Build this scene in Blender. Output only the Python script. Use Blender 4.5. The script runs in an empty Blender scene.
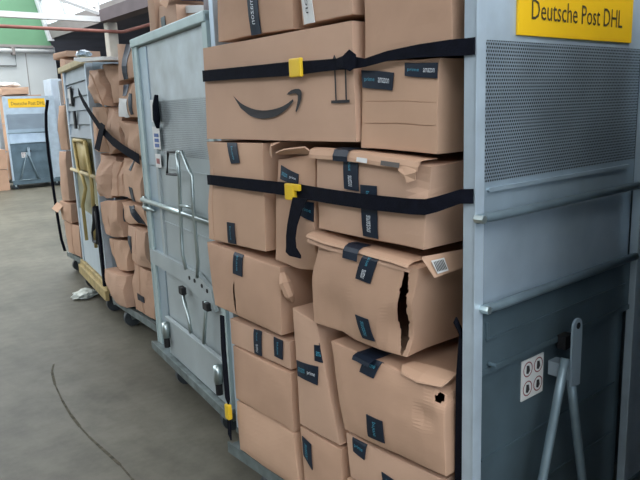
import bpy, bmesh, math, random
from mathutils import Vector, Matrix, noise

# ---------------------------------------------------------------- camera, sky, exposure
sc = bpy.context.scene
COL = sc.collection
YAW, PIT, ROL, FPX = 0.686036506, 0.197110198, 0.0375548601, 653.3187
cam_d = bpy.data.cameras.new('camera')
cam = bpy.data.objects.new('camera', cam_d); COL.objects.link(cam)
fw = Vector((math.sin(YAW)*math.cos(PIT), math.cos(YAW)*math.cos(PIT), -math.sin(PIT)))
rt = Vector((math.cos(YAW), -math.sin(YAW), 0)); dn = fw.cross(rt)
r2 = math.cos(ROL)*rt + math.sin(ROL)*dn; d2 = -math.sin(ROL)*rt + math.cos(ROL)*dn
mw = Matrix((( r2.x, -d2.x, -fw.x, -1.225), (r2.y, -d2.y, -fw.y, -.93), (r2.z, -d2.z, -fw.z, 1.48), (0, 0, 0, 1)))
cam.matrix_world = mw
cam_d.sensor_fit = 'HORIZONTAL'; cam_d.sensor_width = 36; cam_d.lens = 36*FPX/640
cam_d.clip_start = .05; cam_d.clip_end = 200
sc.camera = cam
w = bpy.data.worlds.new('overcast'); sc.world = w; w.use_nodes = True
wn = w.node_tree.nodes; wl = w.node_tree.links
bg = wn['Background']
tc = wn.new('ShaderNodeTexCoord'); sep = wn.new('ShaderNodeSeparateXYZ'); rp = wn.new('ShaderNodeValToRGB')
wl.new(tc.outputs['Generated'], sep.inputs[0]); wl.new(sep.outputs['Z'], rp.inputs[0]); wl.new(rp.outputs[0], bg.inputs[0])
rp.color_ramp.elements[0].color = (.58, .70, .86, 1); rp.color_ramp.elements[0].position = 0
rp.color_ramp.elements[1].color = (.98, .98, .96, 1); rp.color_ramp.elements[1].position = .8
bg.inputs[1].default_value = 2.5
sc.view_settings.view_transform = 'Standard'; sc.view_settings.look = 'None'
sc.view_settings.gamma = 1; sc.view_settings.use_curve_mapping = False
sc.view_settings.exposure = 0.78

# ---------------------------------------------------------------- materials
def lin(c):
    c = c/255.0
    return c/12.92 if c <= .04045 else ((c+.055)/1.055)**2.4
def rgb(r, g, b): return (lin(r), lin(g), lin(b), 1)
MATS = {}
def mat(name, col, rough=.7, metal=0, var=.12, scale=6, bump=0, bscale=60, spec=.5, stretch=(1, 1, 1), col2=None, emis=0):
    if name in MATS: return MATS[name]
    m = bpy.data.materials.new(name); m.use_nodes = True; MATS[name] = m
    n = m.node_tree.nodes; l = m.node_tree.links; p = n['Principled BSDF']
    p.inputs['Roughness'].default_value = rough; p.inputs['Metallic'].default_value = metal
    p.inputs['Specular IOR Level'].default_value = spec
    t = n.new('ShaderNodeTexCoord'); mp = n.new('ShaderNodeMapping'); mp.inputs['Scale'].default_value = stretch
    l.new(t.outputs['Object'], mp.inputs[0])
    nz = n.new('ShaderNodeTexNoise'); nz.inputs['Scale'].default_value = scale; nz.inputs['Detail'].default_value = 5
    l.new(mp.outputs[0], nz.inputs['Vector'])
    cr = n.new('ShaderNodeValToRGB'); l.new(nz.outputs['Fac'], cr.inputs[0])
    c2 = col2 or tuple(col[i]*(1-var*2) for i in range(3))+(1,)
    cr.color_ramp.elements[0].position = .3; cr.color_ramp.elements[0].color = c2
    cr.color_ramp.elements[1].position = .7; cr.color_ramp.elements[1].color = tuple(min(1, col[i]*(1+var*.5)) for i in range(3))+(1,)
    l.new(cr.outputs[0], p.inputs['Base Color'])
    if bump:
        nb = n.new('ShaderNodeTexNoise'); nb.inputs['Scale'].default_value = bscale; l.new(mp.outputs[0], nb.inputs['Vector'])
        b = n.new('ShaderNodeBump'); b.inputs['Strength'].default_value = bump; b.inputs['Distance'].default_value = .01
        l.new(nb.outputs['Fac'], b.inputs['Height']); l.new(b.outputs[0], p.inputs['Normal'])
    return m
CARD = [mat('cardboard_a', rgb(203, 168, 144), .8, var=.06, scale=3, bump=.12, bscale=14, spec=.25),
        mat('cardboard_b', rgb(197, 161, 136), .8, var=.07, scale=4, bump=.15, bscale=18, spec=.25),
        mat('cardboard_c', rgb(204, 168, 142), .8, var=.06, scale=3, bump=.12, bscale=12, spec=.25)]
CARDDK = mat('cardboard_inside', rgb(150, 112, 86), .85, var=.1)
TAPE = mat('dark_tape', rgb(26, 38, 54), .4, var=.15, scale=20, spec=.35)
INK = mat('box_ink', rgb(44, 42, 44), .6, var=.1)
CYAN = mat('cyan_print', rgb(70, 150, 175), .5, var=.05)
WHT = mat('white_print', rgb(215, 222, 228), .5, var=.05)
STRAP = mat('strap_webbing', rgb(15, 18, 30), .85, var=.2, scale=40, bump=.15, bscale=150, spec=.15)
YEL = mat('yellow_plastic', rgb(240, 200, 45), .45, var=.08)
SIGN = mat('yellow_sign', rgb(250, 200, 30), .35, var=.03)
SIGNT = mat('sign_lettering', rgb(70, 62, 40), .5, var=.05)
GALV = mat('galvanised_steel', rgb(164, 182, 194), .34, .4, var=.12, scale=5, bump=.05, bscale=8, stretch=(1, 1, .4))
GALVD = mat('galvanised_steel_shaded', rgb(104, 124, 134), .32, .5, var=.16, scale=4, bump=.05, bscale=6)  # darker copy of the steel; shade of the lower panel is in its colour
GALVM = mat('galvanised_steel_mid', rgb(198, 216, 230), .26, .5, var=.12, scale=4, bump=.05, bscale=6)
ZINCD = mat('dull_zinc_tube', rgb(138, 158, 168), .4, .5, var=.1, scale=12)
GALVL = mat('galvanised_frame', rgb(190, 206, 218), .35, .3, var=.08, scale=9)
MINT = mat('pale_painted_steel', rgb(178, 188, 190), .5, .25, var=.07, scale=4, bump=.03, bscale=8)
MINTL = mat('pale_painted_frame', rgb(180, 198, 198), .45, .2, var=.07, scale=7)
LOUV = mat('louvre_steel', rgb(160, 168, 176), .5, .3, var=.06)
DECK = mat('worn_deck_steel', rgb(122, 134, 134), .5, .3, var=.25, scale=14)
ZINC = mat('zinc_tube', rgb(190, 204, 204), .28, .85, var=.1, scale=12)
BLACK = mat('black_rubber', rgb(20, 21, 25), .6, var=.2)
WHEEL = mat('grey_wheel', rgb(60, 66, 70), .5, var=.2)
CREAM = mat('cream_wood', rgb(205, 190, 150), .7, var=.1, scale=12)
OCHRE = mat('ochre_paint', rgb(178, 158, 108), .6, var=.2, scale=12)
PAPER = mat('white_paper', rgb(225, 226, 224), .6, var=.05)
PLAST = mat('pale_blue_film', rgb(190, 208, 222), .25, var=.12, scale=20)
BLUEF = mat('blue_bag', rgb(84, 116, 168), .4, var=.2, scale=10)
WALL = mat('wall_paint', rgb(205, 208, 206), .7, var=.05, scale=1)
GREEN = mat('green_paint', rgb(108, 152, 116), .6, var=.06, scale=1.5)
WHITEP = mat('white_paint', rgb(226, 226, 226), .6, var=.04)
CONC = mat('column_concrete', rgb(192, 184, 172), .8, var=.08, scale=5)
SOFF = mat('soffit_grey', rgb(150, 142, 138), .8, var=.1, scale=2)
DARKC = mat('dark_ceiling', rgb(74, 72, 84), .9, var=.2, scale=1)
PURL = mat('purlin_brown', rgb(92, 82, 84), .8, var=.1, scale=3)
REDP = mat('red_pipe', rgb(138, 84, 74), .5, var=.1)
GREY = mat('grey_hall_wall', rgb(104, 106, 106), .9, var=.08, scale=1)

def perforated(name, base, pitch=.008, hr=.33):
    m = mat(name, base, .42, .6, var=.12, scale=5)
    n = m.node_tree.nodes; l = m.node_tree.links; p = n['Principled BSDF']
    old = p.inputs['Base Color'].links[0].from_socket
    t = n.new('ShaderNodeTexCoord'); s = n.new('ShaderNodeSeparateXYZ'); l.new(t.outputs['Object'], s.inputs[0])
    def M(op, a, b=None):
        k = n.new('ShaderNodeMath'); k.operation = op
        for i, v in enumerate((a, b)):
            if v is None: continue
            if isinstance(v, (int, float)): k.inputs[i].default_value = v
            else: l.new(v, k.inputs[i])
        return k.outputs[0]
    hor = M('ADD', s.outputs['X'], s.outputs['Y'])
    rz = M('DIVIDE', s.outputs['Z'], pitch); row = M('FLOOR', rz)
    st = M('MULTIPLY', M('MODULO', row, 2.0), .5)
    u = M('SUBTRACT', M('FRACT', M('ADD', M('DIVIDE', hor, pitch*1.1), st)), .5)
    v = M('SUBTRACT', M('FRACT', rz), .5)
    dist = M('SQRT', M('ADD', M('MULTIPLY', u, u), M('MULTIPLY', v, v)))
    hole = M('LESS_THAN', dist, hr)
    mx = n.new('ShaderNodeMix'); mx.data_type = 'RGBA'
    l.new(hole, mx.inputs[0]); l.new(old, mx.inputs[6]); mx.inputs[7].default_value = (.012, .016, .02, 1)
    l.new(mx.outputs[2], p.inputs['Base Color'])
    l.new(M('SUBTRACT', .6, M('MULTIPLY', hole, .6)), p.inputs['Metallic'])
    return m
PERF = perforated('perforated_steel', rgb(176, 192, 204))
PERFB = perforated('perforated_pale_steel', rgb(172, 180, 184), .0085, .22)

def floor_mat():
    m = bpy.data.materials.new('hall_concrete'); m.use_nodes = True
    n = m.node_tree.nodes; l = m.node_tree.links; p = n['Principled BSDF']
    t = n.new('ShaderNodeTexCoord')
    a = n.new('ShaderNodeTexNoise'); a.inputs['Scale'].default_value = .9; a.inputs['Detail'].default_value = 8; a.inputs['Roughness'].default_value = .65
    b = n.new('ShaderNodeTexNoise'); b.inputs['Scale'].default_value = 7; b.inputs['Detail'].default_value = 9; b.inputs['Roughness'].default_value = .7
    l.new(t.outputs['Object'], a.inputs['Vector']); l.new(t.outputs['Object'], b.inputs['Vector'])
    r = n.new('ShaderNodeValToRGB'); l.new(a.outputs['Fac'], r.inputs[0])
    r.color_ramp.elements[0].position = .32; r.color_ramp.elements[0].color = rgb(84, 82, 73)
    r.color_ramp.elements[1].position = .7; r.color_ramp.elements[1].color = rgb(122, 119, 107)
    mx = n.new('ShaderNodeMix'); mx.data_type = 'RGBA'; mx.blend_type = 'MULTIPLY'; mx.inputs[0].default_value = .5
    r2_ = n.new('ShaderNodeValToRGB'); l.new(b.outputs['Fac'], r2_.inputs[0])
    r2_.color_ramp.elements[0].position = .34; r2_.color_ramp.elements[0].color = (.45, .45, .42, 1)
    r2_.color_ramp.elements[1].position = .6
    l.new(r.outputs[0], mx.inputs[6]); l.new(r2_.outputs[0], mx.inputs[7]); l.new(mx.outputs[2], p.inputs['Base Color'])
    p.inputs['Roughness'].default_value = .5
    p.inputs['Specular IOR Level'].default_value = .3
    return m

# ---------------------------------------------------------------- mesh helpers
class MB:
    def __init__(s): s.v = []; s.f = []
    def poly(s, pts):
        i = len(s.v); s.v += [tuple(p) for p in pts]; s.f.append(tuple(range(i, i+len(pts))))
    def box(s, x0, x1, y0, y1, z0, z1, b=0):
        i = len(s.v)
        if b <= 0 or min(x1-x0, y1-y0, z1-z0) < 2.5*b:
            s.v += [(x, y, z) for x in (x0, x1) for y in (y0, y1) for z in (z0, z1)]
            for q in ((0, 1, 3, 2), (4, 6, 7, 5), (0, 4, 5, 1), (2, 3, 7, 6), (0, 2, 6, 4), (1, 5, 7, 3)): s.f.append(tuple(i+k for k in q))
            return
        bm = bmesh.new(); bmesh.ops.create_cube(bm, size=1)
        for v in bm.verts: v.co = Vector(((x0+x1)/2+v.co.x*(x1-x0), (y0+y1)/2+v.co.y*(y1-y0), (z0+z1)/2+v.co.z*(z1-z0)))
        bmesh.ops.bevel(bm, geom=bm.edges[:], offset=b, segments=2, affect='EDGES', profile=.6)
        bm.verts.index_update()
        s.v += [tuple(v.co) for v in bm.verts]; s.f += [tuple(i+v.index for v in f.verts) for f in bm.faces]; bm.free()
    def tube(s, pts, r, seg=10, cap=True, flat=None):
        pts = [Vector(p) for p in pts]; base = len(s.v); n = len(pts)
        up = None
        for k, p in enumerate(pts):
            t = (pts[min(k+1, n-1)]-pts[max(k-1, 0)]).normalized()
            if up is None or abs(up.dot(t)) > .98: up = Vector((0, 0, 1)) if abs(t.z) < .9 else Vector((1, 0, 0))
            a = t.cross(up).normalized(); b = a.cross(t).normalized(); up = b
            rr = r[k] if isinstance(r, (list, tuple)) else r
            fl = flat[k] if flat else 1
            for j in range(seg):
                an = 2*math.pi*j/seg
                s.v.append(tuple(p+a*math.cos(an)*rr*fl+b*math.sin(an)*rr/(fl if fl else 1)))
        for k in range(n-1):
            for j in range(seg):
                s.f.append((base+k*seg+j, base+k*seg+(j+1) % seg, base+(k+1)*seg+(j+1) % seg, base+(k+1)*seg+j))
        if cap:
            s.f.append(tuple(base+j for j in range(seg))[::-1]); s.f.append(tuple(base+(n-1)*seg+j for j in range(seg)))
    def prism(s, outline, a0, a1, axis='x'):
        # outline: (h, z) pairs; extruded along axis between a0 and a1
        n = len(outline); i = len(s.v)
        mk = (lambda h, z, a: (a, h, z)) if axis == 'x' else ((lambda h, z, a: (h, a, z)) if axis == 'y' else (lambda h, z, a: (h, z, a)))
        s.v += [mk(h, z, a0) for h, z in outline]+[mk(h, z, a1) for h, z in outline]
        s.f.append(tuple(range(i, i+n))[::-1]); s.f.append(tuple(range(i+n, i+2*n)))
        for k in range(n): s.f.append((i+k, i+(k+1) % n, i+n+(k+1) % n, i+n+k))
    def build(s, name, m, parent=None, smooth=False):
        me = bpy.data.meshes.new(name); me.from_pydata(s.v, [], s.f)
        bm = bmesh.new(); bm.from_mesh(me); bmesh.ops.recalc_face_normals(bm, faces=bm.faces[:]); bm.to_mesh(me); bm.free()
        me.materials.append(m)
        if smooth:
            for p in me.polygons: p.use_smooth = True
        o = bpy.data.objects.new(name, me); COL.objects.link(o)
        if parent: o.parent = parent
        return o
def tag(o, label=None, cat=None, group=None, kind=None):
    if label: o['label'] = label
    if cat: o['category'] = cat
    if group: o['group'] = group
    if kind: o['kind'] = kind
    return o
def empty(name, loc, rz=0):
    o = bpy.data.objects.new(name, None); o.empty_display_size = .1; o.location = loc; o.rotation_euler = (0, 0, rz); COL.objects.link(o); return o
def copy_tree(o, parent=None):
    c = o.copy(); COL.objects.link(c)
    if parent: c.parent = parent
    for ch in list(o.children): copy_tree(ch, c)
    return c
def struct(name, m, f):
    b = MB(); f(b); o = b.build(name, m); o['kind'] = 'structure'; return o
class Frame:
    """row frame: x runs into the container, y along its front away from the camera"""
    def __init__(s, ox, oy, deg):
        a = math.radians(deg); s.o = Vector((ox, oy, 0)); s.rz = -a
        s.n = Vector((math.cos(a), -math.sin(a), 0)); s.e = Vector((math.sin(a), math.cos(a), 0))
    def w(s, x, y, z): return s.o+s.n*x+s.e*y+Vector((0, 0, z))
FA = Frame(0, 0, 0); FB = Frame(.19, 1.45, 8.8); FC = Frame(.445, 2.60, 4.3); FD = Frame(.583, 3.831, 10.08); FE = Frame(.83, 5.0, 3.34)
FF = Frame(2.68, 14.35, 1.0)

TXT = {}
def text_mesh(s):
    if s in TXT: return TXT[s]
    c = bpy.data.curves.new('lettering', 'FONT'); c.body = s; c.resolution_u = 2
    o = bpy.data.objects.new('lettering', c); COL.objects.link(o)
    dg = bpy.context.evaluated_depsgraph_get(); dg.update()
    me = bpy.data.meshes.new_from_object(o.evaluated_get(dg))
    vs = [(v.co.x, v.co.y) for v in me.vertices]; fs = [tuple(p.vertices) for p in me.polygons]
    bpy.data.objects.remove(o); bpy.data.curves.remove(c); bpy.data.meshes.remove(me)
    x0 = min(v[0] for v in vs); x1 = max(v[0] for v in vs); y0 = min(v[1] for v in vs); y1 = max(v[1] for v in vs)
    TXT[s] = ([((x-x0)/(x1-x0), (y-y0)/(y1-y0)) for x, y in vs], fs, (x1-x0)/(y1-y0))
    return TXT[s]

# ---------------------------------------------------------------- cartons
class Carton:
    def __init__(s, fr, quad, x0, depth, label, group, amp=.006, bulge=.011, seed=1, m=0, dents=(), grooves=(), name='carton', cat='cardboard box', xc=None, n=12, cuts=()):
        """quad: four (y, z) corners of the front face, far-top, near-top, near-bottom, far-bottom"""
        s.fr = fr; s.q = quad; s.depth = depth; s.amp = amp; s.bulge = bulge; s.seed = seed; s.dents = dents; s.grooves = grooves
        s.xc = [x0+k for k in (xc or (0, 0, 0, 0))]; s.x0 = x0
        ys = [p[0] for p in quad]; zs = [p[1] for p in quad]
        s.c = Vector((x0+depth/2, (min(ys)+max(ys))/2, min(zs)))
        s.W = (quad[0][0]-quad[1][0]+quad[3][0]-quad[2][0])/2; s.H = (quad[0][1]-quad[3][1]+quad[1][1]-quad[2][1])/2
        ds = [i/6 for i in range(7)]; e = .005
        def lines(n, L, gr, ex=()):
            a = [i/n for i in range(n+1)]+[e/L, 1-e/L]+list(ex)
            for g in gr: a += [g[0]-g[1], g[0]-g[1]*.5, g[0]+g[1]*.5, g[0]+g[1]]
            return sorted(set(round(min(1, max(0, k)), 5) for k in a))
        S = lines(n, s.W, [g for k, *g in grooves if k == 's'], [c_[0]+c_[1]*k/4+c_[4]*j for c_ in cuts for k in range(-4, 5) for j in (-1, -.5, 0, .5, 1)]); T = lines(n if not cuts else 26, s.H, [g for k, *g in grooves if k == 't']); D = lines(6, depth, [])
        idx = {}; b = MB()
        def vid(i, j, k):
            if (i, j, k) not in idx:
                idx[(i, j, k)] = len(b.v); b.v.append(tuple(s.pos(S[i], T[j], D[k])-s.c))
            return idx[(i, j, k)]
        a, c, d = len(S)-1, len(T)-1, len(D)-1
        for i in range(a):
            for j in range(c):
                for k in (0, d):
                    sm = (S[i]+S[i+1])/2; tm = (T[j]+T[j+1])/2
                    if k == 0 and any(c_[2] < tm < c_[3] and abs(sm-c_[0]-c_[4]*(2*(tm-c_[2])/(c_[3]-c_[2])-1)) < c_[1]*math.sin(math.pi*(tm-c_[2])/(c_[3]-c_[2]))**.5*(1+.5*noise.noise(Vector((tm*30, seed, 0)))) for c_ in cuts): continue
                    b.f.append((vid(i, j, k), vid(i+1, j, k), vid(i+1, j+1, k), vid(i, j+1, k)))
            for k in range(d):
                for j in (0, c): b.f.append((vid(i, j, k), vid(i+1, j, k), vid(i+1, j, k+1), vid(i, j, k+1)))
        for j in range(c):
            for k in range(d):
                for i in (0, a): b.f.append((vid(i, j, k), vid(i, j+1, k), vid(i, j+1, k+1), vid(i, j, k+1)))
        s.ob = b.build(name, CARD[m])
        s.ob.location = fr.w(*s.c); s.ob.rotation_euler = (0, 0, fr.rz)
        tag(s.ob, label, cat, group)
    def pos(s, u, t, d):
        q = s.q
        def bl(k): return (q[0][k]*(1-u)+q[1][k]*u)*t+(q[3][k]*(1-u)+q[2][k]*u)*(1-t)
        y, z = bl(0), bl(1)
        xf = (s.xc[0]*(1-u)+s.xc[1]*u)*t+(s.xc[3]*(1-u)+s.xc[2]*u)*(1-t)
        x = xf*(1-d)+(s.x0+s.depth)*d
        p = Vector((x, y, z))
        f = max(0., 4*u*(1-u)*4*t*(1-t))
        p.x -= s.bulge*(1-d)*f**.6
        # rounded, slightly worn edges
        e = .0025
        if u < 1e-6: p.y -= e
        if u > 1-1e-6: p.y += e
        if t < 1e-6: p.z += e
        if t > 1-1e-6: p.z -= e
        if d < 1e-6: p.x += e
        nv = noise.noise_vector(p*5+Vector((s.seed*3.7, s.seed, 0)))*s.amp
        nv2 = noise.noise_vector(p*17+Vector((0, s.seed*1.9, 0)))*s.amp*.35
        p = p+nv+nv2
        for (du, dt, dd, r, vec) in s.dents:
            g = (((u-du)*s.W)**2+((t-dt)*s.H)**2+((d-dd)*s.depth)**2)**.5
            if g < r: p = p+Vector(vec)*(.5+.5*math.cos(math.pi*g/r))
        for (k, c0, hw, a0, a1, dep) in s.grooves:
            a, o = (u, t) if k == 's' else (t, u)
            if d < 1e-6 and a0 <= o <= a1 and abs(a-c0) < hw*.8: p.x += dep
        return p
    def uv(s, y, z):
        u, t = .5, .5
        for _ in range(12):
            q = s.q
            def bl(k, u, t): return (q[0][k]*(1-u)+q[1][k]*u)*t+(q[3][k]*(1-u)+q[2][k]*u)*(1-t)
            Y, Z = bl(0, u, t), bl(1, u, t)
            u += (Y-y)/max(.01, s.W)*.9; t += (z-Z)/max(.01, s.H)*.9
        return u, t
    def front(s, y, z, off):
        u, t = s.uv(y, z); u = min(1, max(0, u)); t = min(1, max(0, t))
        g = s.grooves; s.grooves = ()
        p = s.pos(u, t, 1e-5); s.grooves = g
        return p-Vector((off, 0, 0))-s.c
    def patch(s, quad, name, m, off=.003, n=5, parent=None, label=None):
        def at(a, b):  # a along top edge, b downwards
            y = (quad[0][0]*(1-a)+quad[1][0]*a)*(1-b)+(quad[3][0]*(1-a)+quad[2][0]*a)*b
            z = (quad[0][1]*(1-a)+quad[1][1]*a)*(1-b)+(quad[3][1]*(1-a)+quad[2][1]*a)*b
            return y, z
        b = MB(); L = n+1
        for lay in (off, off-.0025):
            for i in range(L):
                for j in range(L): b.v.append(tuple(s.front(*at(i/n, j/n), lay)))
        K = L*L
        for i in range(n):
            for j in range(n):
                a = i*L+j; b.f.append((a, a+1, a+L+1, a+L)); b.f.append((K+a, K+a+L, K+a+L+1, K+a+1))
        rim = [i*L for i in range(L)]+[n*L+j for j in range(1, L)]+[i*L+n for i in range(n-1, -1, -1)]+[j for j in range(n-1, 0, -1)]
        for k in range(len(rim)):
            a, c = rim[k], rim[(k+1) % len(rim)]; b.f.append((a, c, c+K, a+K))
        o = b.build(name, m, parent or s.ob)
        if label: o['label'] = label
        return o, at
    def text(s, at, word, m, box, vert=False, off=.0045, parent=None):
        """box: a0, a1, b0, b1 inside the patch"""
        vs, fs, _ = text_mesh(word); b = MB()
        for x, y in vs:
            if vert: a_, b_ = box[0]+(box[1]-box[0])*(1-y) if False else box[0]+(box[1]-box[0])*y, box[2]+(box[3]-box[2])*x
            else: a_, b_ = box[0]+(box[1]-box[0])*x, box[3]-(box[3]-box[2])*y
            b.v.append(tuple(s.front(*at(a_, b_), off)))
        b.f = list(fs)
        return b.build('tape_lettering', m, parent or s.ob)
    def tape(s, quad, words=('prime', 'amazon')):
        wd = abs(quad[0][0]-quad[1][0]); ht = abs(quad[0][1]-quad[3][1])
        o, at = s.patch(quad, 'tape', TAPE)
        vert = ht > wd
        cols = (CYAN, WHT)
        for k, wd_ in enumerate(words):
            lo, hi = (.08+.46*k, .08+.46*k+.38) if len(words) == 2 else (.15, .85)
            s.text(at, wd_, cols[k % 2] if len(words) == 2 else CYAN, (.60, .34, lo+.03, hi-.03) if vert else (lo+.02, hi-.02, .36, .64), vert, parent=o)
        return o
    def flap(s, pts, m=None, th=.004, name='flap', parent=None, label=None):
        """free-standing cardboard flap through 3-D points (frame coordinates), given as a list of rows"""
        b = MB(); R = len(pts); Cn = len(pts[0])
        for off in (0, th):
            for row in pts:
                for p in row: b.v.append(tuple(Vector(p)+Vector((off*.5, 0, off))-s.c))
        K = R*Cn
        for i in range(R-1):
            for j in range(Cn-1):
                a = i*Cn+j; b.f.append((a, a+1, a+Cn+1, a+Cn)); b.f.append((K+a, K+a+Cn, K+a+Cn+1, K+a+1))
        rim = [j for j in range(Cn)]+[i*Cn+Cn-1 for i in range(1, R)]+[(R-1)*Cn+j for j in range(Cn-2, -1, -1)]+[i*Cn for i in range(R-2, 0, -1)]
        for k in range(len(rim)):
            a, c = rim[k], rim[(k+1) % len(rim)]; b.f.append((a, c, c+K, a+K))
        o = b.build(name, m or CARD[0], parent or s.ob)
        if label: o['label'] = label
        return o

# ---------------------------------------------------------------- setting
def _floor(b): b.box(-8, 12, -8, 26, -.1, 0)
fl = struct('floor', floor_mat(), _floor)
# shallow curved crack and a couple of scrapes in the concrete
cr = [(-.10, 3.08), (-.15, 2.96), (-.20, 2.75), (-.241, 2.51), (-.268, 2.3), (-.281, 2.13), (-.286, 2.0), (-.284, 1.87), (-.28, 1.65), (-.288, 1.51), (-.31, 1.35), (-.36, 1.1)]
CRK = mat('crack_fill', rgb(88, 84, 70), .9, var=.3, scale=30)
def _crack(b):
    for i in range(len(cr)-1):
        (x0, y0), (x1, y1) = cr[i], cr[i+1]; h = .006+.002*math.sin(i*2.1)
        b.poly([(x0-h, y0, .001), (x0+h, y0, .001), (x1+h, y1, .001), (x1-h, y1, .001)])
struct('floor_crack', CRK, _crack)
struct('wall_back', WALL, lambda b: b.box(-8, 4.95, 17.5, 17.7, 0, 3.37))
struct('wall_gable', GREEN, lambda b: b.prism([(-8, 3.37), (4.90, 3.37), (4.84, 3.62), (4.5, 5.2), (-8, 5.2)], 17.52, 17.68, 'y'))
struct('trim_1', SOFF, lambda b: b.box(-8, 4.9, 17.42, 17.5, 3.34, 3.40))
struct('trim_2', WHITEP, lambda b: b.prism([(4.80, 3.52), (4.93, 3.52), (4.55, 5.2), (4.42, 5.2)], 17.36, 17.5, 'y'))
def _seams(b):
    for x in (4.19, 3.0, 1.8): b.box(x-.008, x+.008, 17.49, 17.505, 0, 3.2)
struct('trim_3', SOFF, _seams)
o = MB(); o.tube([(-6, 17.38, 3.24), (4.9, 17.38, 3.24)], .055); o = o.build('trim_4', WHITEP, smooth=True); o['kind'] = 'structure'
def _brk(b):
    for x in (3.86, 2.6): b.box(x-.03, x+.03, 17.3, 17.5, 3.14, 3.34)
struct('trim_5', SOFF, _brk)
o = MB(); o.tube([(2.0, 17.45, 2.87), (3.92, 17.45, 2.87), (3.92, 17.45, 3.2)], .018); o = o.build('wall_conduit', mat('conduit_grey', rgb(96, 100, 100), .6)); tag(o, 'thin grey conduit bent upwards on the pale wall', 'pipe')
# side bay: dark low roof, its back and side walls
struct('ceiling', DARKC, lambda b: b.box(4.9, 12, 4, 26, 3.58, 3.7))
struct('wall_bay', DARKC, lambda b: b.box(4.9, 12, 25.8, 26, 0, 3.58))
struct('wall_right', GREY, lambda b: b.box(11.8, 12, -8, 26, 0, 5.2))
struct('wall_left', GREY, lambda b: b.prism([(-8, 0), (17.5, 0), (17.5, 3.0), (9, 3.0), (7, 5.2), (-8, 5.2)], -6.2, -6.0, 'x'))  # unseen wall, added to cut low light; top edge shaped for the light
struct('shade_wall_row', DARKC, lambda b: b.box(1.12, 1.22, -8, 1.25, 0, 2.3))  # unseen dark partition, added to block light from behind the end panel
struct('shade_ceiling_near', GREY, lambda b: b.box(-4.2, 12, -1.8, 6.5, 5.2, 5.3))  # unseen roof slab, added and sized to dim the near aisle
struct('wall_front', GREY, lambda b: b.box(-8, 12, -8.2, -8, 0, 1.2))  # unseen wall, kept low so light enters from behind the camera
# sawtooth glazing along the bay edge: kerb, frosted panes, bars
def lean(z): return 4.86-(z-3.58)*.25
def _kerb(b): b.prism([(lean(3.58), 3.58), (lean(3.58)+.06, 3.58), (lean(3.92)+.06, 3.92), (lean(3.92), 3.92)], 4, 17.4, 'y')
struct('trim_6', SOFF, _kerb)
pane = bpy.data.materials.new('frosted_glass'); pane.use_nodes = True
pn = pane.node_tree.nodes; pl = pane.node_tree.links; pn.remove(pn['Principled BSDF'])
tr = pn.new('ShaderNodeBsdfTransparent'); tr.inputs[0].default_value = (.93, .98, .96, 1); tl = pn.new('ShaderNodeBsdfTranslucent'); ms = pn.new('ShaderNodeMixShader'); ms.inputs[0].default_value = .2
pl.new(tr.outputs[0], ms.inputs[1]); pl.new(tl.outputs[0], ms.inputs[2]); pl.new(ms.outputs[0], pn['Material Output'].inputs[0])
k = 0; y = 17.36
while y > 5:
    k += 1
    wroot = MB(); y0 = y-1.5
    for ya in (y0, y-.07): wroot.prism([(lean(3.92)-.02, 3.92), (lean(3.92)+.06, 3.92), (lean(5.2)+.06, 5.2), (lean(5.2)-.02, 5.2)], ya, ya+.07, 'y')
    wroot.prism([(lean(4.5)-.02, 4.5), (lean(4.5)+.05, 4.5), (lean(4.56)+.05, 4.56), (lean(4.56)-.02, 4.56)], y0, y, 'y')
    wo = wroot.build('window_%d' % k, WHITEP); wo['kind'] = 'structure'
    g = MB(); g.prism([(lean(3.92)+.01, 3.92), (lean(3.92)+.02, 3.92), (lean(5.2)+.02, 5.2), (lean(5.2)+.01, 5.2)], y0+.07, y-.07, 'y'); g.build('glass', pane, wo)
    y = y0
struct('roof_beam', WHITEP, lambda b: b.box(-8, 4.1, 11.94, 12.06, 3.30, 3.40))
struct('roof_purlin', PURL, lambda b: b.box(4.02, 4.30, 4, 12.1, 3.30, 3.52))
o = MB(); o.tube([(1.0, 12, 4.36), (4.05, 12, 3.47)], .045, 6); o = o.build('roof_brace', WHITEP); o['kind'] = 'structure'
o = MB(); o.tube([(4.02, 12, 3.45), (4.0, 12, 4.3)], .04, 6); o = o.build('roof_strut', WHITEP); o['kind'] = 'structure'
struct('column', CONC, lambda b: b.box(4.14, 4.34, 11.9, 12.1, 0, 3.3, .015))
o = MB(); o.tube([(-6, 11.86, 3.135), (4.36, 11.86, 3.12), (4.42, 11.8, 3.12), (4.42, 5, 3.12)], .032, 8); o = o.build('sprinkler_pipe', REDP, smooth=True)
tag(o, 'reddish brown pipe running below the white roof beam', 'pipe')
# things at the back of the hall
b = MB(); b.box(3.80, 4.28, 14.6, 15.1, .06, 2.38, .01); lk = b.build('metal_locker', mat('locker_blue', rgb(196, 208, 220), .45, .2, var=.05)); tag(lk, 'tall pale blue grey metal locker at the back of the hall', 'locker')
b = MB(); b.box(3.83, 4.25, 14.59, 14.602, .12, 2.32); b.build('door', MATS['locker_blue'], lk)
b = MB()
for fx in (3.84, 4.24):
    for fy in (14.65, 15.05): b = MB(); b.box(fx-.02, fx+.02, fy-.02, fy+.02, 0, .07); b.build('foot', BLACK, lk)
def grey_block(x0, x1, y, z0, z1, lab):
    b = MB(); b.box(x0, x1, y, y+.8, z0, z1, .02); o = b.build('storage_crate', mat('crate_grey', rgb(140, 142, 154), .7, var=.1)); tag(o, lab, 'crate', 'grey crates stacked in the dark side bay')
    b = MB(); b.box(x0-.02, x1+.02, y-.02, y+.82, z1, z1+.05, .01); b.build('lid', MATS['crate_grey'], o)
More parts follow.
